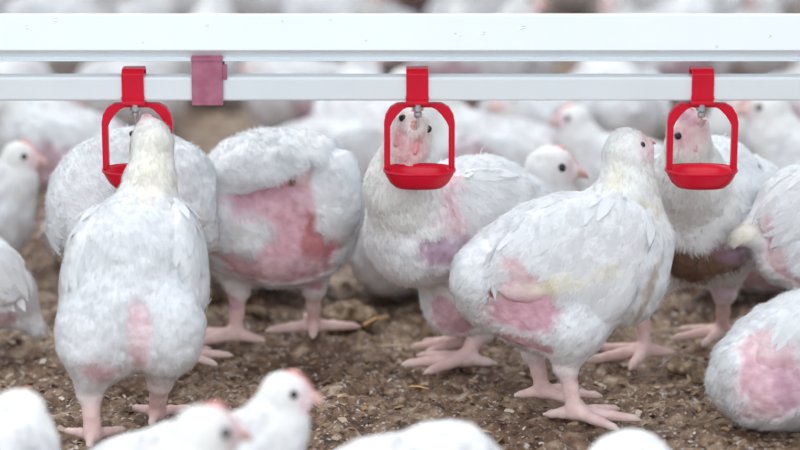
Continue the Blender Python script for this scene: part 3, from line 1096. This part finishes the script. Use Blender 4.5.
b.paint(776, 258, -46, 10, 24, PALEPINK * .95, nz=.5, edge=.7, bare=.8, roll=20)
b.paint(790, 276, -46, 18, 6, PINK, nz=.5, edge=.7, bare=.8, roll=-25)
b.paint(745, 234, -40, 18, 14, CREAM, bare=0, nz=.5, edge=1)
b.build(strands=20000, contour=500, wing_contour=200)
b.eye(888, 140, -7).eye(888, 140, 23)
b.beak((897, 146, 8), (908, 149, 8), 7)
b.flesh('comb', (880, 123, 10, 3), (890, 127, 9, 3), mat=M_WATTLE)

# ---- chicken lying in the lower right corner
b = Chicken((800, 424), 'chicken lying in the lower right corner with a bare pink rump', seed=12)
b.spine = [(900, 250, 0), (880, 290, 0), (810, 345, 0), (715, 385, -10)]
b.e(805, 358, 0, 92, 66, 66, roll=24)
b.e(765, 378, -15, 50, 52, 46, roll=0)
b.e(860, 335, 0, 55, 58, 66)
b.c((735, 370, -10, 26), (722, 380, -15, 13), k=14)
b.c((880, 310, 0, 36), (895, 265, 0, 23), (898, 245, 0, 22), k=20, tag='n')
b.c((903, 245, 0, 14), (915, 246, 0, 8), k=6, tag='f')
b.e(824, 345, -52, 72, 15, 44, roll=24, to=b.wing())
b.e(820, 340, 52, 72, 15, 44, roll=24, to=b.wing())
b.paint(768, 376, -55, 32, 42, np.array([.74, .47, .53]), nz=.35, edge=.45)
b.paint(765, 345, -55, 30, 14, PALEPINK, nz=.45, edge=.6)
b.paint(788, 392, -62, 20, 20, np.array([.70, .45, .55]), nz=.4, edge=.7)
b.paint(728, 368, -40, 16, 18, WHITE, bare=-1, nz=.35, edge=.4)
b.build(strands=24000, contour=500, wing_contour=220, flen=9)
b.eye(905, 240, -15).eye(905, 240, 15)
b.beak((915, 246, 0), (927, 250, 0), 7)
b.flesh('comb', (897, 222, 0, 3), (907, 227, 0, 3), mat=M_WATTLE)

# ---- chicken cut by the left edge
b = Chicken((-8, 345), 'chicken at the left edge showing only its drooping white tail feathers', seed=13)
b.spine = [(-90, 200, 0), (-70, 235, 0), (-20, 275, 0), (45, 335, 0)]
b.e(-25, 278, 0, 46, 46, 46, roll=-20)
b.e(-60, 265, 0, 45, 48, 52)
b.e(8, 300, -8, 22, 28, 26, roll=-30)
b.c((15, 300, -6, 20), (36, 326, -8, 8), k=14)
b.c((-75, 250, 0, 34), (-88, 205, 0, 23), (-90, 190, 0, 21), k=20, tag='n')
b.c((-94, 190, 0, 14), (-105, 191, 0, 8), k=6, tag='f')
b.leg((-35, 300, -22, 25), (-35, 318, -22, 12), (-38, 350), 180)
b.leg((-35, 300, 22, 25), (-35, 315, 22, 12), (-38, 335), 180)
b.e(-22, 265, -40, 52, 14, 34, roll=-32, to=b.wing())
b.e(-22, 262, 40, 50, 14, 34, roll=-32, to=b.wing())
b.paint(2, 315, -30, 10, 10, PALEPINK * .9, bare=.6, nz=.4, edge=.8)
b.build(strands=16000, contour=400, wing_contour=160)
b.eye(-96, 185, -15).eye(-96, 185, 15)
b.beak((-105, 191, 0), (-116, 194, 0), 7)
b.flesh('comb', (-90, 168, 0, 3), (-99, 172, 0, 3), mat=M_WATTLE)

# ---------------------------------------------------------------- the flock: a few models, copied
DULL = np.array([.62, .44, .49])

def sitting(seed, yaw_head=0, bare=0, low=False):
    """a resting chicken that faces +x; u forward, v negative upwards"""
    b = Chicken(label='model', local=True, seed=seed, voxel=0.0034)
    hu, hv, hw = [(88, -160, 0), (82, -120, 0), (118, -42, 0)][int(low)]
    a = math.radians(yaw_head)
    b.spine = [(hu + 20, hv, hw), (hu, hv + 5, 0), (60, -95, 0), (0, -75, 0), (-105, -70, 0)]
    b.e(0, -66, 0, 96, 66, 64, roll=8)
    b.e(50, -70, 0, 50, 58, 62)
    b.e(-66, -66, 0, 44, 48, 46)
    b.c((-85, -72, 0, 26), (-112, -78, 0, 9), k=14)
    b.c((62, -90, 0, 38), ((62 + hu) / 2 + 6, (-90 + hv) / 2, 0, 27), (hu, hv + 6, 0, 21), k=22, tag='n')
    b.e(hu + 3 * math.cos(a), hv, 3 * math.sin(a), 22, 20, 20, yaw=yaw_head, k=8, tag='n')
    def hd(f, l, z):                                     # point in the head's own frame
        return (hu + f * math.cos(a) - l * math.sin(a), hv + z, f * math.sin(a) + l * math.cos(a))
    b.c((*hd(9, 0, 2), 15), (*hd(23, 0, 5), 8.5), k=6, tag='f')
    for sgn in (-1, 1):
        b.e(-8, -72, 56 * sgn, 76, 15, 42, roll=12, to=b.wing())
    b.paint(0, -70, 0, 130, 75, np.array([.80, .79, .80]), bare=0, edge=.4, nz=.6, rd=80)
    if bare == 1:
        b.paint(-50, -55, -40, 44, 40, DULL, nz=.4, edge=.5)
        b.paint(-20, -50, 55, 60, 40, DULL, nz=.4, edge=.5)
    if bare == 2:
        b.paint(20, -55, -50, 62, 44, DULL * .85, nz=.4, edge=.6)
        b.paint(-70, -60, 20, 44, 44, DULL, nz=.4, edge=.5)
        b.paint(40, -60, 55, 44, 40, DULL, nz=.4, edge=.5)
    b.paint(*hd(14, 0, 4), 18, 15, FACE, bare=.7, edge=.8, nz=.3, rd=18)
    b.build(strands=7000, contour=260, wing_contour=90, flen=9)
    b.eye(*hd(11, -18.5, -3), 4.6).eye(*hd(11, 18.5, -3), 4.6)
    b.beak(hd(24, 0, 5), hd(39, 0, 10), 8.5)
    b.flesh('comb', (*hd(4, 0, -19), 2.6), (*hd(12, 0, -18), 3.6), (*hd(20, 0, -9), 3.6), (*hd(26, 0, -2), 3.0))
    b.flesh('wattle', (*hd(21, -4, 13), 3.6), (*hd(20, -4, 21), 4.2))
    return b.root

def standing(seed, bare=0):
    b = Chicken(label='model', local=True, seed=seed, voxel=0.0034)
    b.spine = [(120, -232, 0), (100, -225, 0), (70, -150, 0), (0, -125, 0), (-105, -115, 0)]
    b.e(0, -122, 0, 94, 62, 64, roll=14)
    b.e(52, -132, 0, 50, 56, 62)
    b.e(-64, -114, 0, 44, 48, 46)
    b.e(-5, -88, 0, 60, 50, 40)
    b.c((-85, -112, 0, 26), (-112, -112, 0, 9), k=14)
    b.c((66, -150, 0, 38), (86, -195, 0, 26), (96, -222, 0, 21), k=22, tag='n')
    b.e(99, -228, 0, 22, 20, 20, k=8, tag='n')
    b.c((108, -226, 0, 15), (122, -223, 0, 8.5), k=6, tag='f')
    for sgn in (-1, 1):
        b.leg((4, -85, 36 * sgn, 27), (-6, -52, 34 * sgn, 12.5), (2, 34 * sgn), 8 * sgn, r=7.5)
        b.e(-4, -128, 53 * sgn, 76, 15, 44, roll=16, to=b.wing())
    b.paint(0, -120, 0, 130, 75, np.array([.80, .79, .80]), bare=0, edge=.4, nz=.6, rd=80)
    if bare:
        b.paint(-20, -90, -50, 66, 44, DULL * .9, nz=.4, edge=.5)
        b.paint(-70, -105, 10, 44, 44, DULL, nz=.4, edge=.5)
        b.paint(10, -95, 50, 66, 44, DULL * .9, nz=.4, edge=.5)
    b.paint(114, -224, 0, 18, 15, FACE, bare=.7, edge=.8, nz=.3, rd=18)
    b.build(strands=7000, contour=260, wing_contour=90, flen=9)
    b.eye(110, -231, -18.5, 4.6).eye(110, -231, 18.5, 4.6)
    b.beak((123, -223, 0), (138, -218, 0), 8.5)
    b.flesh('comb', (103, -247, 0, 2.6), (111, -246, 0, 3.6), (119, -237, 0, 3.6), (125, -230, 0, 3))
    b.flesh('wattle', (120, -215, -4, 3.6), (119, -207, -4, 4.2))
    return b.root

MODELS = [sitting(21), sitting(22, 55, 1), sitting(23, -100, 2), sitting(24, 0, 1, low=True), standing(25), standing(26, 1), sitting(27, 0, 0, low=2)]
S_, S_L, S_R, LOW, STAND, STAND_BARE, DOWN = range(7)
USED = set()

def copy_tree(o, parent=None):
    c = o.copy()
    COL.objects.link(c)
    c.parent = parent
    for ch in list(o.children):
        copy_tree(ch, c)
    return c

def put(model, loc, yaw, label, scale=1.0, group=None):
    src = MODELS[model]
    if model in USED:
        o = copy_tree(src)
    else:
        o = src
        USED.add(model)
    o.location = loc
    o.rotation_euler = (0, 0, math.radians(yaw))
    o.scale = (scale,) * 3
    o['label'] = label
    if group:
        o['group'] = group
    elif 'group' in o:
        del o['group']
    return o

HEAD = {S_: (88, 160), S_L: (88, 160), S_R: (88, 160), LOW: (82, 120), STAND: (99, 228), STAND_BARE: (99, 228)}
PLACED = []

def put_head(model, head, Y, yaw, label, scale=None):
    """place a bird so that its head is where the pixel shows it, at distance Y"""
    h = at(*head, Y)
    f, z = HEAD[model]
    sc = scale or h[2] / (z * 0.00088)
    a = math.radians(yaw)
    r = h - np.array([math.cos(a), math.sin(a), 0]) * f * 0.00088 * sc
    PLACED.append((r[0] + 0.0 * f, r[1]))
    return put(model, (r[0], r[1], 0), yaw, label, sc)

def put_at(model, px, Y, yaw, label, scale):
    x = at(px, 400, Y)[0]
    PLACED.append((x, Y))
    return put(model, (x, Y, 0), yaw, label, scale)

# foreground, out of focus
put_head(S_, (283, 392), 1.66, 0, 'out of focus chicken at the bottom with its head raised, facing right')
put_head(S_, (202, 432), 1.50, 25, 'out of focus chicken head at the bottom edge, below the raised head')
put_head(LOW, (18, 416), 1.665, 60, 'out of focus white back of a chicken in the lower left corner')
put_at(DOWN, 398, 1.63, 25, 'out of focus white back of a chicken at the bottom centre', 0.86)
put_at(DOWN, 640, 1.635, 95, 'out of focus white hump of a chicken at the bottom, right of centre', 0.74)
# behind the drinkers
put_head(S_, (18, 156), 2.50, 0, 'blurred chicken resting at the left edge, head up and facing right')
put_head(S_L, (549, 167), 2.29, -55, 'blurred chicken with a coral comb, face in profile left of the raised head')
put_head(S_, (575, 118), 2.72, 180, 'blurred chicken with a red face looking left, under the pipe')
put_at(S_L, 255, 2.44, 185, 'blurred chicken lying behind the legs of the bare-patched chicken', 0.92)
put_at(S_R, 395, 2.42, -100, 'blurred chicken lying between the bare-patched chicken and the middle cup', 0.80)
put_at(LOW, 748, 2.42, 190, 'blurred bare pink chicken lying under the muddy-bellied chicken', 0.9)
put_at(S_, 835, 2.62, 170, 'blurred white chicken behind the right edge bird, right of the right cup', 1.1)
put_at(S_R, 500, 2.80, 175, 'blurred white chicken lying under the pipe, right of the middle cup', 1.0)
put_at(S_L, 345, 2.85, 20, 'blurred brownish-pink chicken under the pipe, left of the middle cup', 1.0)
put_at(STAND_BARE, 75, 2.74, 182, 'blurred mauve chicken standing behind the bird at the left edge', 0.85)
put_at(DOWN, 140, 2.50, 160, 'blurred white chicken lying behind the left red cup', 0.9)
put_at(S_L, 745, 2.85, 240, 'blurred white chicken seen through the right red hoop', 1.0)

# farther back: rows of the flock, thinning to bare litter in places
UNDER = []
for row, gy in enumerate((205, 178, 152, 126, 100, 76, 54, 32, 12)):
    c = ground(400, gy)
    wd = 0.60 * c[1] / 2.9
    x = -wd + (row % 2) * 0.10
    while x < wd:
        xx, yy = x + RNG.uniform(-0.03, 0.03), c[1] + RNG.uniform(-0.05, 0.05)
        x += RNG.uniform(0.18, 0.27)
        m_, yw, sc_ = int(RNG.choice(6, p=[.24, .2, .2, .1, .13, .13])), float(RNG.uniform(0, 360)), float(RNG.uniform(0.9, 1.08))
        if row < 3 and -0.42 < xx / c[1] * 3 < -0.10:      # dark open litter behind the bare-patched bird
            continue
        if min(math.hypot(xx - a, yy - b_) for a, b_ in PLACED) < 0.175 or RNG.random() < 0.08:
            continue
        PLACED.append((xx, yy))
        lab = 'blurred white chicken far back in the flock, at the level of the rail'
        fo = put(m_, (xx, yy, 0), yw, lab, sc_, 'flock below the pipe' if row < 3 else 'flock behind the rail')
        if row < 3:
            UNDER.append(((xx / yy), fo))
ORD = ['leftmost', 'second from the left', 'third from the left', 'fourth from the left', 'fifth from the left', 'sixth from the left', 'seventh from the left', 'eighth from the left', 'ninth from the left', 'tenth from the left']
UNDER.sort(key=lambda q: q[0])
for i, (q, fo) in enumerate(UNDER):
    fo['label'] = 'blurred chicken in the far flock just below the pipe, ' + (ORD[i] if i < len(UNDER) - 1 else 'rightmost')
for i, r in enumerate(MODELS):
    if i not in USED:
        for ch in list(r.children_recursive):
            bpy.data.objects.remove(ch)
        bpy.data.objects.remove(r)

# ---------------------------------------------------------------- clods and straw on the litter
def clod(gp, r, label, seed, sq=0.55, col=(0.30, 0.21, 0.13)):
    g0 = ground(*gp)
    pr = []
    rg = np.random.default_rng(seed)
    for q in range(7):
        o = rg.normal(size=3) * np.array([0.55, 0.45, 0.12]) * r
        pr.append(dict(t='e', c=o + np.array([0, 0, r * 0.3]), r=np.array([r * rg.uniform(.4, .65), r * rg.uniform(.35, .6), r * sq * rg.uniform(.6, 1)]), R=rot(rg.uniform(0, 180), rg.uniform(-20, 20)), k=0.003, tag='b'))
    v, f = sdf_mesh(pr, 0.0016)
    n = vert_normals(v, f)
    v = v + n * (fbm(v * 260, 3, seed) * 0.0016)[:, None]
    t = np.clip(0.5 + 0.6 * fbm(v * 180, 3, seed + 2), 0, 1)[:, None]
    c = np.asarray(col) * (0.35 + 0.9 * t) + np.array([.12, .11, .1]) * (t > .85)
    o = mesh_np('litter_clod', v, f, M_CHIP, cols=np.clip(c, 0.01, .9))
    o.location = g0 - np.array([0, 0, 0.004])
    tag(o, label, 'clod')

clod((352, 320), 0.024, 'lumpy brown litter clod right of the bare-patched chicken\'s feet', 41)
clod((209, 296), 0.014, 'small dark litter clod left of the bare-patched chicken\'s legs', 42)
clod((262, 312), 0.011, 'small litter clod between the bare-patched chicken\'s legs', 43)
clod((700, 372), 0.020, 'flat tan litter clod left of the lying chicken', 45, sq=.35)

def straw(pts, w, label, col):
    P_ = [ground(*p) + np.array([0, 0, 0.006 + (0.004 if i == 1 else 0)]) for i, p in enumerate(pts)]
    base = P_[0].copy()
    v, f = [], []
    for i, q in enumerate(P_):
        t = P_[min(i + 1, len(P_) - 1)] - P_[max(i - 1, 0)]
        sd = unit(np.cross(t, [0, 0, 1.0])) * w
        for a in range(6):
            an = a * math.pi / 3
            v.append(q - base + sd * math.cos(an) + np.array([0, 0, w * 0.45 * math.sin(an)]))
    for i in range(len(P_) - 1):
        for a in range(6):
            f.append((i * 6 + a, i * 6 + (a + 1) % 6, i * 6 + 6 + (a + 1) % 6, i * 6 + 6 + a))
    f += [tuple(range(5, -1, -1)), tuple((len(P_) - 1) * 6 + a for a in range(6))]
    o = mesh_np('straw', np.array(v), np.array([q for q in f if len(q) == 4]), M_CHIP, cols=np.tile(col, (len(v), 1)))
    o.location = base
    tag(o, label, 'straw')

straw([(363, 331), (376, 328), (388, 323)], 0.0022, 'orange straw lying right of the lumpy clod', (0.62, 0.36, 0.13))
straw([(410, 393), (418, 397), (428, 395)], 0.0018, 'orange straw lying under the middle chicken\'s feet', (0.62, 0.38, 0.14))
straw([(382, 352), (394, 355), (405, 352)], 0.0014, 'pale straw left of the middle chicken\'s toes', (0.6, 0.5, 0.36))
